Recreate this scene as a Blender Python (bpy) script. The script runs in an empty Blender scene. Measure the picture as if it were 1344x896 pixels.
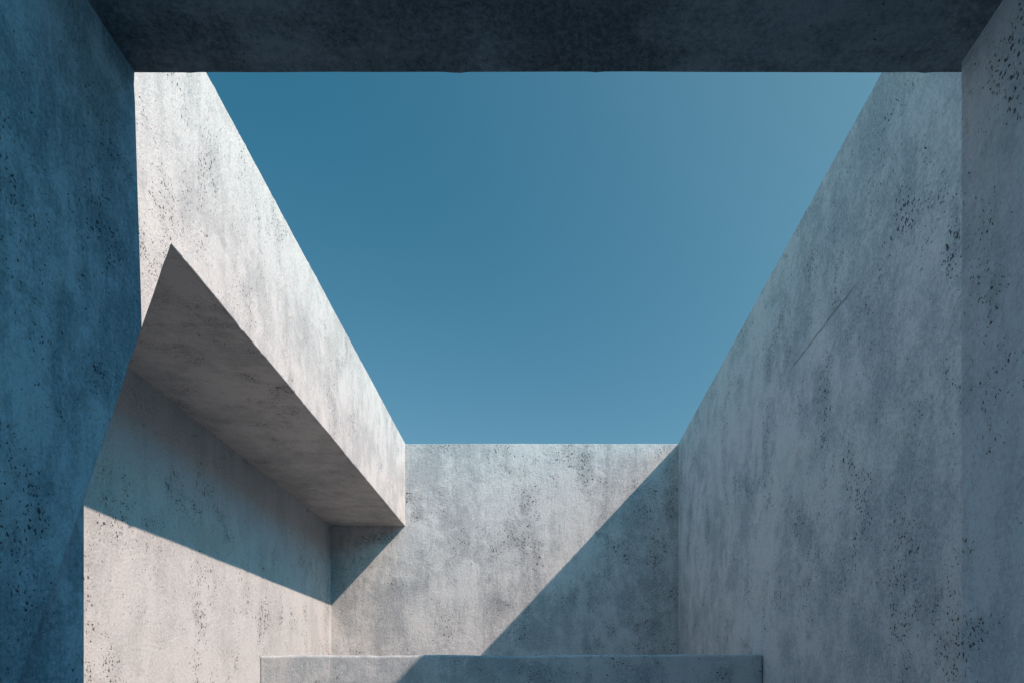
import bpy, bmesh, math, random
from mathutils import Vector, noise

S = bpy.context.scene
COL = S.collection
A = 2.4            # distance from the camera axis to the lit left wall (m)
F = 896.0          # focal length in pixels of the 1344 px wide photograph (24 mm)
K = 0.40           # size of the passage mouth relative to the courtyard
GROUND = -1.5      # the camera stands 1.5 m above the floor
TOP = 1.865 * A    # coping height of the courtyard walls
BACK = 5.06 * A    # distance of the back wall
RIGHT = 1.023 * A
RECESS = -1.548 * A

# ------------------------------------------------------------------ helpers
def tag(o, label, cat):
    o['label'] = label; o['category'] = cat; o['kind'] = 'thing'
    return o

def wobble(pts, amp, seed, step=0.06, chips=0.0, chip_size=0.012, keep=()):
    """Walk round a polygon, cut its sides into short pieces and let the outline wander a few millimetres."""
    rnd = random.Random(seed)
    out = []
    n = len(pts)
    for i in range(n):
        p, q = Vector(pts[i]), Vector(pts[(i + 1) % n])
        L = (q - p).length
        if i in keep:
            out.append(tuple(p)); continue
        m = max(1, int(L / step))
        d = (q - p).normalized(); nrm = Vector((-d.y, d.x))
        for k in range(m):
            t = k / m
            w = p.lerp(q, t)
            if k:
                s = t * L
                off = amp * noise.noise(Vector((s * 1.3, seed * 7.1 + i, 0))) + amp * 0.5 * noise.noise(Vector((s * 7.0, seed * 3.3 + i, 5)))
                if rnd.random() < chips:
                    off += chip_size * rnd.uniform(0.4, 1.0)
                w = w + nrm * off
            out.append((w.x, w.y))
    return out

def prism(bm, pts, axis, lo, hi):
    """Extrude a closed outline along an axis. axis 'x': pts are (y, z); 'y': (x, z); 'z': (x, y)."""
    def P(p, t):
        return {'x': (t, p[0], p[1]), 'y': (p[0], t, p[1]), 'z': (p[0], p[1], t)}[axis]
    a = [bm.verts.new(P(p, lo)) for p in pts]
    b = [bm.verts.new(P(p, hi)) for p in pts]
    n = len(pts)
    bm.faces.new(a); bm.faces.new(list(reversed(b)))
    for i in range(n):
        j = (i + 1) % n
        bm.faces.new((a[j], a[i], b[i], b[j]))

def build(name, bm, mat, bevel=0.005, segs=2, parent=None):
    bmesh.ops.recalc_face_normals(bm, faces=bm.faces[:])
    me = bpy.data.meshes.new(name); bm.to_mesh(me); bm.free()
    o = bpy.data.objects.new(name, me); COL.objects.link(o)
    me.materials.append(mat)
    if bevel:
        m = o.modifiers.new('worn_edge', 'BEVEL'); m.width = bevel; m.segments = segs
        m.limit_method = 'ANGLE'; m.angle_limit = math.radians(50)
    if parent: o.parent = parent
    return o

# ------------------------------------------------------------------ materials
class N:
    def __init__(s, mat):
        mat.use_nodes = True; s.t = mat.node_tree; s.t.nodes.clear()
    def node(s, typ, ins=None, **props):
        n = s.t.nodes.new(typ)
        for k, v in props.items(): setattr(n, k, v)
        for k, v in (ins or {}).items():
            if isinstance(v, bpy.types.NodeSocket): s.t.links.new(v, n.inputs[k])
            else: n.inputs[k].default_value = v
        return n
    def math(s, op, a, b=0.0, c=0.0, clamp=False):
        n = s.node('ShaderNodeMath', {0: a, 1: b, 2: c}, operation=op); n.use_clamp = clamp
        return n.outputs[0]
    def ramp(s, v, lo, hi, a=0.0, b=1.0, smooth=True):
        n = s.node('ShaderNodeMapRange', {'Value': v, 'From Min': lo, 'From Max': hi, 'To Min': a, 'To Max': b})
        n.interpolation_type = 'SMOOTHSTEP' if smooth else 'LINEAR'
        return n.outputs[0]
    def noise(s, vec, scale, detail=6, rough=0.6, dist=0.0):
        return s.node('ShaderNodeTexNoise', {'Vector': vec, 'Scale': scale, 'Detail': detail, 'Roughness': rough, 'Distortion': dist}).outputs[0]
    def mapping(s, vec, scale=(1, 1, 1), loc=(0, 0, 0), rot=(0, 0, 0)):
        return s.node('ShaderNodeMapping', {'Vector': vec, 'Scale': scale, 'Location': loc, 'Rotation': rot}).outputs[0]
    def mix(s, f, a, b, mode='MIX'):
        n = s.t.nodes.new('ShaderNodeMix'); n.data_type = 'RGBA'; n.blend_type = mode
        for idx, v in ((0, f), (6, a), (7, b)):
            if isinstance(v, bpy.types.NodeSocket): s.t.links.new(v, n.inputs[idx])
            else: n.inputs[idx].default_value = v
        return n.outputs[2]

def concrete(name, light=(0.50, 0.485, 0.475), dark=(0.27, 0.275, 0.285), seed=0.0, size=1.0,
             pores=1.0, bump=1.0, streak=(1.6, 1.6, 0.42), mottle=1.0, pore_stretch=(1, 1, 0.75), warm=0.5, joint=None):
    """Raw cast concrete: cloudy tone, runs of weathering down the wall, clustered air holes, fine grain. size scales the whole pattern."""
    m = bpy.data.materials.new(name); g = N(m)
    tc = g.node('ShaderNodeTexCoord').outputs['Object']
    base = g.mapping(tc, scale=(1 / size,) * 3, loc=(seed * 3.17, seed * 5.3, seed * 1.9))
    runs = g.mapping(base, scale=streak)
    # tone
    cloud = g.noise(base, 0.9, 3, 0.62, 0.35)
    blotch = g.noise(base, 4.2, 6, 0.76, 0.5)
    run = g.noise(runs, 2.4, 4, 0.70, 0.25)
    fine = g.noise(base, 46, 2, 0.9)
    tone = g.math('ADD', g.math('MULTIPLY', cloud, 0.36), g.math('MULTIPLY', blotch, 0.32))
    tone = g.math('ADD', tone, g.math('MULTIPLY', run, 0.32))
    tone = g.ramp(tone, 0.58, 0.41, 0.0, 1.0)
    tone = g.math('MULTIPLY', tone, 0.78 * mottle)
    grain = g.ramp(fine, 0.30, 0.70, -0.36, 0.36, False)
    tone = g.math('ADD', tone, grain, clamp=True)
    col = g.mix(tone, (*light, 1), (*dark, 1))
    # faint rusty wash here and there
    wn = g.ramp(g.noise(g.mapping(base, loc=(9, 4, 2)), 1.6, 3, 0.6, 0.3), 0.60, 0.76, 0.0, 0.35 * warm)
    col = g.mix(wn, col, (0.46, 0.38, 0.31, 1))
    # soft dark stains round the hole clusters
    clus = g.noise(g.mapping(base, scale=(1, 1, 0.8), loc=(1, 7, 3)), 2.3, 4, 0.66, 0.0)
    cl = g.ramp(clus, 0.50, 0.70)
    col = g.mix(g.math('MULTIPLY', cl, 0.30 * mottle), col, (dark[0] * 0.8, dark[1] * 0.8, dark[2] * 0.8, 1))
    # air holes
    warp = g.node('ShaderNodeTexNoise', {'Vector': base, 'Scale': 55.0, 'Detail': 1.0}).outputs['Color']
    wv = g.node('ShaderNodeVectorMath', {0: warp, 1: (0.5, 0.5, 0.5)}, operation='SUBTRACT').outputs[0]
    wv = g.node('ShaderNodeVectorMath', {0: wv, 'Scale': 0.034}, operation='SCALE').outputs[0]
    pv = g.node('ShaderNodeVectorMath', {0: base, 1: wv}, operation='ADD').outputs[0]
    pv = g.mapping(pv, scale=pore_stretch)
    holes = None
    for k, (sc, rmax, lo, hi, floor_) in enumerate(((12, 0.20, 0.47, 0.75, 0.16), (29, 0.31, 0.475, 0.69, 0.15), (62, 0.41, 0.45, 0.67, 0.25))):
        v = g.node('ShaderNodeTexVoronoi', {'Vector': pv, 'Scale': float(sc)})
        r = g.node('ShaderNodeSeparateColor', {0: v.outputs['Color']}).outputs[0]
        dens = g.ramp(clus, lo, hi, floor_, 1.0)
        keep = g.math('SUBTRACT', r, g.math('SUBTRACT', 1.0, g.math('MULTIPLY', dens, 0.72 * pores)))   # >0 only in chosen cells
        rad = g.math('MULTIPLY', g.math('POWER', g.math('MAXIMUM', keep, 0.0), 0.5), rmax * 1.25)
        h = g.math('SUBTRACT', rad, v.outputs['Distance'])
        h = g.ramp(h, 0.0, 0.06, 0.0, 1.0)
        holes = h if holes is None else g.math('MAXIMUM', holes, h)
    col = g.mix(g.math('MULTIPLY', holes, 0.88), col, (0.035, 0.034, 0.036, 1))
    # relief
    hgt = g.math('MULTIPLY', holes, -0.010 * size)
    if joint:      # a faint horizontal board mark, part of the length only
        z0, y0, y1 = joint
        sp = g.node('ShaderNodeSeparateXYZ', {0: tc})
        dz = g.math('ABSOLUTE', g.math('SUBTRACT', g.math('ADD', sp.outputs[2], g.math('MULTIPLY', blotch, 0.10)), z0 + 0.05))
        ln = g.ramp(dz, 0.016, 0.0)
        ln = g.math('MULTIPLY', ln, g.math('MULTIPLY', g.ramp(sp.outputs[1], y0, y0 + 0.25), g.ramp(sp.outputs[1], y1, y1 - 0.5)))
        col = g.mix(g.math('MULTIPLY', ln, 0.45), col, (0.17, 0.15, 0.13, 1))
        hgt = g.math('ADD', hgt, g.math('MULTIPLY', ln, -0.012))
    hgt = g.math('ADD', hgt, g.math('MULTIPLY', fine, 0.0050 * size))
    hgt = g.math('ADD', hgt, g.math('MULTIPLY', blotch, 0.012 * size))
    hgt = g.math('ADD', hgt, g.math('MULTIPLY', run, 0.014 * size))
    bp = g.node('ShaderNodeBump', {'Height': hgt, 'Strength': 0.9 * bump, 'Distance': 1.0}).outputs[0]
    rough = g.ramp(blotch, 0.3, 0.7, 0.78, 0.95, False)
    b = g.node('ShaderNodeBsdfPrincipled', {'Base Color': col, 'Roughness': rough, 'Normal': bp, 'Specular IOR Level': 0.25})
    out = g.node('ShaderNodeOutputMaterial', {'Surface': b.outputs[0]})
    return m

M_over = concrete('white_concrete', light=(0.59, 0.525, 0.49), dark=(0.385, 0.35, 0.335), seed=1, size=1.0)
M_recess = concrete('pale_concrete', light=(0.51, 0.495, 0.49), dark=(0.33, 0.325, 0.325), seed=2, size=1.3, mottle=0.7, warm=0.9, pores=1.0)
M_back = concrete('grey_concrete', light=(0.545, 0.53, 0.52), dark=(0.28, 0.285, 0.295), seed=3, size=1.35)
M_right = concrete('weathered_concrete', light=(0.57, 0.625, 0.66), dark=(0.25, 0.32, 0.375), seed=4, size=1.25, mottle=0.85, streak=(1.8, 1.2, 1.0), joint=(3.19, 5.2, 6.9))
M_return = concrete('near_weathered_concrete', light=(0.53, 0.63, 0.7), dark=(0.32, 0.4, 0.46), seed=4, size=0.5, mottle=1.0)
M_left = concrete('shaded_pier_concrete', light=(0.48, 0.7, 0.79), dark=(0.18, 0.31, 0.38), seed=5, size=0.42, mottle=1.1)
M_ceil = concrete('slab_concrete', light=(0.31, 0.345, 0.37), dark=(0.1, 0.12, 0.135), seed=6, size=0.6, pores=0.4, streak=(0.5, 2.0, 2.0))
M_bench = concrete('ledge_concrete', light=(0.5, 0.5, 0.5), dark=(0.25, 0.28, 0.3), seed=7, size=1.0)
M_floor = concrete('floor_concrete', light=(0.28, 0.29, 0.3), dark=(0.18, 0.19, 0.2), seed=8, size=1.5, streak=(1, 1, 1))
M_earth = concrete('dry_ground', light=(0.30, 0.27, 0.22), dark=(0.17, 0.15, 0.12), seed=9, size=6.0, streak=(1, 1, 1))

def img(x, y, X):
    """Where the plane at side distance X shows the photograph's point (x, y): (distance, height)."""
    p = abs(709.0 - x)
    Y = abs(X) * F / p
    return (Y, (912.0 - y) * Y / F)

# ------------------------------------------------------------------ the setting
bm = bmesh.new()
bmesh.ops.create_grid(bm, x_segments=2, y_segments=2, size=600)
g_ = build('ground', bm, M_earth, 0); g_.location.z = GROUND - 0.02; g_['kind'] = 'structure'
bm = bmesh.new()
prism(bm, [(RECESS - 0.2, -4.9), (RIGHT + 0.2, -4.9), (RIGHT + 0.2, BACK + 0.2), (RECESS - 0.2, BACK + 0.2)], 'z', GROUND - 0.25, GROUND)
f_ = build('courtyard_floor', bm, M_floor, 0); f_['kind'] = 'structure'

WT = 0.36   # wall thickness
# back wall
bm = bmesh.new()
pts = [(RECESS - WT, GROUND - 0.2), (RIGHT + WT, GROUND - 0.2), (RIGHT + WT, TOP - 0.004), (RECESS - WT, TOP - 0.004)]
prism(bm, wobble(pts, 0.006, 3, 0.05, 0.03, 0.010, keep=(0, 1, 3)), 'y', BACK, BACK + WT)
tag(build('back_wall', bm, M_back, 0.008), 'low grey concrete wall closing the far end, half crossed by a diagonal shadow', 'wall')

# recessed left wall, under the overhang
bm = bmesh.new()
pts = [(0.95 * A * K * 1.6, GROUND - 0.2), (BACK - 0.002, GROUND - 0.2), (BACK - 0.002, 1.7 * A), (0.95 * A * K * 1.6, 1.7 * A)]
prism(bm, pts, 'x', RECESS - WT, RECESS)
tag(build('recessed_wall', bm, M_recess, 0), 'pale concrete wall set back under the overhang, sunlit below a slanting shadow line', 'wall')

# overhanging upper left wall: one slab of concrete with a wedge-shaped notch cut under it
ap = img(225, 320, A); e2 = img(186, 432, A); e3 = img(60, 650, A); e4 = img(-20, 868, A)
bk = (BACK - 0.003, 1.2545 * A)
Y0 = A * K * F / 534.0           # far edge of the passage mouth
pts = [bk, ap, e2, e3, e4, (e4[0], GROUND - 0.2), (Y0 + 0.02, GROUND - 0.2), (Y0 + 0.02, TOP), (BACK - 0.003, TOP)]
bm = bmesh.new()
prism(bm, wobble(pts, 0.007, 1, 0.04, 0.06, 0.010, keep=(4, 5, 6, 8)), 'x', RECESS - 0.05, -A)
tag(build('overhanging_wall', bm, M_over, 0.006), 'bright sunlit upper left wall jutting out over a deep notch with a dark sloping underside', 'overhang')

# left foreground pier, dark, beside the camera
a = A * K
pa, pb, pc, pd = img(178, 60, a), img(187, 430, a), img(113, 650, a), img(24, 900, a)
yf = a * F / 531.5
pt = img(177.5, 97, a)
pts = [(-3.4, GROUND - 0.2), (pd[0], GROUND - 0.2), pd, pc, pb, (pt[0], pt[1]), (pt[0], 1.86), (-3.4, 1.86)]
pier = bpy.data.objects.new('foreground_pier', None); COL.objects.link(pier); pier.location = (-a, 0, GROUND)
tag(pier, 'dark blue shaded concrete wall at the left edge with a kinked far edge', 'wall')
bm = bmesh.new()
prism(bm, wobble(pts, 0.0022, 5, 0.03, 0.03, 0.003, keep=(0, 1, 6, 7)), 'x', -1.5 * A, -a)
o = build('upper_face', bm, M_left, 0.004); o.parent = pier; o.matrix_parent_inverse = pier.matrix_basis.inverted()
ab = a + 0.012
qc, qd = img(113.5, 640, ab), img(113, 1500, ab)
bm = bmesh.new()
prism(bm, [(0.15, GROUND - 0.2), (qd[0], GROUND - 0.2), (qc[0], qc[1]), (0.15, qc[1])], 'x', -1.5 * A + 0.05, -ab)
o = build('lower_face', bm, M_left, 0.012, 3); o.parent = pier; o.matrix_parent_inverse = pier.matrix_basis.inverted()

# right wall: courtyard length and its thicker return beside the camera
bm = bmesh.new()
b = RIGHT * K
yr = b * F / 551.5
pts = [(yr - 0.1, GROUND - 0.2), (BACK - 0.003, GROUND - 0.2), (BACK - 0.003, TOP), (yr - 0.1, TOP)]
prism(bm, wobble(pts, 0.006, 2, 0.05, 0.05, 0.012, keep=(0, 1, 3)), 'x', RIGHT, RIGHT + WT)
prism(bm, [(-3.4, GROUND - 0.2), (yr, GROUND - 0.2), (yr, 3.75), (-3.4, 3.75)], 'x', b, RIGHT + WT + 0.05)  # return raised high out of view to block sun from the left pier
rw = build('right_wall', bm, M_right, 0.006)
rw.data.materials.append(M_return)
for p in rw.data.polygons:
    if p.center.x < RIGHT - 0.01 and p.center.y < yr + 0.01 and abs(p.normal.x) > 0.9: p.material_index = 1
tag(rw, 'tall blue-grey weathered concrete wall in shade along the right side', 'wall')

# ceiling slab over the camera
zc = K * 1.535 * A
yc = zc * F / 816.0
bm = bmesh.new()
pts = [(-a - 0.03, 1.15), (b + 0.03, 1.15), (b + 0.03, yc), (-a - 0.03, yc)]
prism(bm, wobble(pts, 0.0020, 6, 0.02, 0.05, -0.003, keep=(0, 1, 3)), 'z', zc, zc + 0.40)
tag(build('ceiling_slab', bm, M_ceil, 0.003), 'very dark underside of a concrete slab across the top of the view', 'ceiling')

# low ledge across the courtyard
YB = RIGHT * F / 293.0
xl = -369.0 * YB / F
zt = 54.5 * YB / F
bm = bmesh.new()
pts = [(xl, GROUND - 0.1), (RIGHT - 0.003, GROUND - 0.1), (RIGHT - 0.003, zt - 0.005), (xl, zt - 0.02)]
prism(bm, wobble(pts, 0.016, 7, 0.10, 0.0, keep=(0, 1, 3)), 'y', YB, YB + 0.7)
tag(build('concrete_ledge', bm, M_bench, 0.03, 4), 'low concrete block across the bottom, sunlit left end and blue shaded right end', 'ledge')

# ------------------------------------------------------------------ light
d = Vector((-1.0, 0.55, -1.07)).normalized()       # the way the sunlight travels
elev = math.asin(-d.z); az = math.atan2(-d.x, -d.y)   # compass angle of the sun, clockwise from +Y
L = bpy.data.lights.new('sun', 'SUN'); L.energy = 5.0; L.angle = math.radians(0.6); L.color = (1.0, 0.795, 0.67)
so = bpy.data.objects.new('sun', L); COL.objects.link(so)
so.rotation_euler = d.to_track_quat('-Z', 'Y').to_euler(); so.location = (8, -6, 12)

w = bpy.data.worlds.new('World'); S.world = w; w.use_nodes = True
nt = w.node_tree; nt.nodes.clear()
sky = nt.nodes.new('ShaderNodeTexSky'); sky.sky_type = 'NISHITA'; sky.sun_disc = False
sky.sun_elevation = elev; sky.sun_rotation = az
sky.air_density = 1.0; sky.dust_density = 0.6; sky.ozone_density = 1.0; sky.altitude = 0
def nd(t, **p):
    n = nt.nodes.new(t)
    for k, v in p.items(): setattr(n, k, v)
    return n
lk = nt.links.new
tc = nd('ShaderNodeTexCoord')
# clear teal-blue air, paler towards the horizon and towards the sun
sep = nd('ShaderNodeSeparateXYZ'); lk(tc.outputs['Generated'], sep.inputs[0])
low = nd('ShaderNodeMapRange'); low.inputs[1].default_value = 0.72; low.inputs[2].default_value = 0.34; lk(sep.outputs[2], low.inputs[0])
t1 = nd('ShaderNodeMix', data_type='RGBA'); lk(low.outputs[0], t1.inputs[0])
t1.inputs[6].default_value = (0.24, 1.00, 0.97, 1); t1.inputs[7].default_value = (0.70, 1.12, 1.02, 1)
dot = nd('ShaderNodeVectorMath', operation='DOT_PRODUCT'); lk(tc.outputs['Generated'], dot.inputs[0]); dot.inputs[1].default_value = tuple(-d)
near = nd('ShaderNodeMapRange', interpolation_type='SMOOTHSTEP'); near.inputs[1].default_value = -0.05; near.inputs[2].default_value = 0.60; lk(dot.outputs['Value'], near.inputs[0])
t2 = nd('ShaderNodeMix', data_type='RGBA'); lk(near.outputs[0], t2.inputs[0]); lk(t1.outputs[2], t2.inputs[6])
t2.inputs[7].default_value = (1.20, 1.64, 1.29, 1)
tint = nd('ShaderNodeMix', data_type='RGBA', blend_type='MULTIPLY'); tint.inputs[0].default_value = 1.0
# unseen sky overhead and round the sun, boosted blue as added fill for shade
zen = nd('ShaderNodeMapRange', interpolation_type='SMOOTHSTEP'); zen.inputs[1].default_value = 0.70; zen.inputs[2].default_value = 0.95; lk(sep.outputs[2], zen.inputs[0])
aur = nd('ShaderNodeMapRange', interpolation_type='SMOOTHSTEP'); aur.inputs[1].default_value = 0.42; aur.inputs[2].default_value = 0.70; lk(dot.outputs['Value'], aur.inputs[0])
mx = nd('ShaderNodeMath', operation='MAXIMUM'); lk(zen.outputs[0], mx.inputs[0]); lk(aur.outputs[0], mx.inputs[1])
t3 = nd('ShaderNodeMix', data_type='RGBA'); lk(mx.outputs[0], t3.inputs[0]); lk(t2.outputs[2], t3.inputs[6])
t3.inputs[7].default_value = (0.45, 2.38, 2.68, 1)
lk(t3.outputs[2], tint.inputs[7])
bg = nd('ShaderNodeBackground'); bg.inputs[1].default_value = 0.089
wo = nd('ShaderNodeOutputWorld')
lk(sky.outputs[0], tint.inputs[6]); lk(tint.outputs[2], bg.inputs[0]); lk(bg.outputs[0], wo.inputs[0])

# ------------------------------------------------------------------ camera
c = bpy.data.cameras.new('camera'); co = bpy.data.objects.new('camera', c); COL.objects.link(co)
co.location = (0, 0, 0); co.rotation_euler = (math.radians(90), 0, 0)
c.lens = 24; c.sensor_width = 36; c.sensor_fit = 'HORIZONTAL'
c.shift_x = -37 / 1344; c.shift_y = 464 / 1344
c.clip_start = 0.02; c.clip_end = 2000
S.camera = co
S.view_settings.view_transform = 'Standard'; S.view_settings.look = 'None'
S.view_settings.exposure = 0.37; S.view_settings.gamma = 1.0
S.cycles.max_bounces = 5; S.cycles.diffuse_bounces = 4
S.cycles.use_adaptive_sampling = True; S.cycles.adaptive_threshold = 0.02
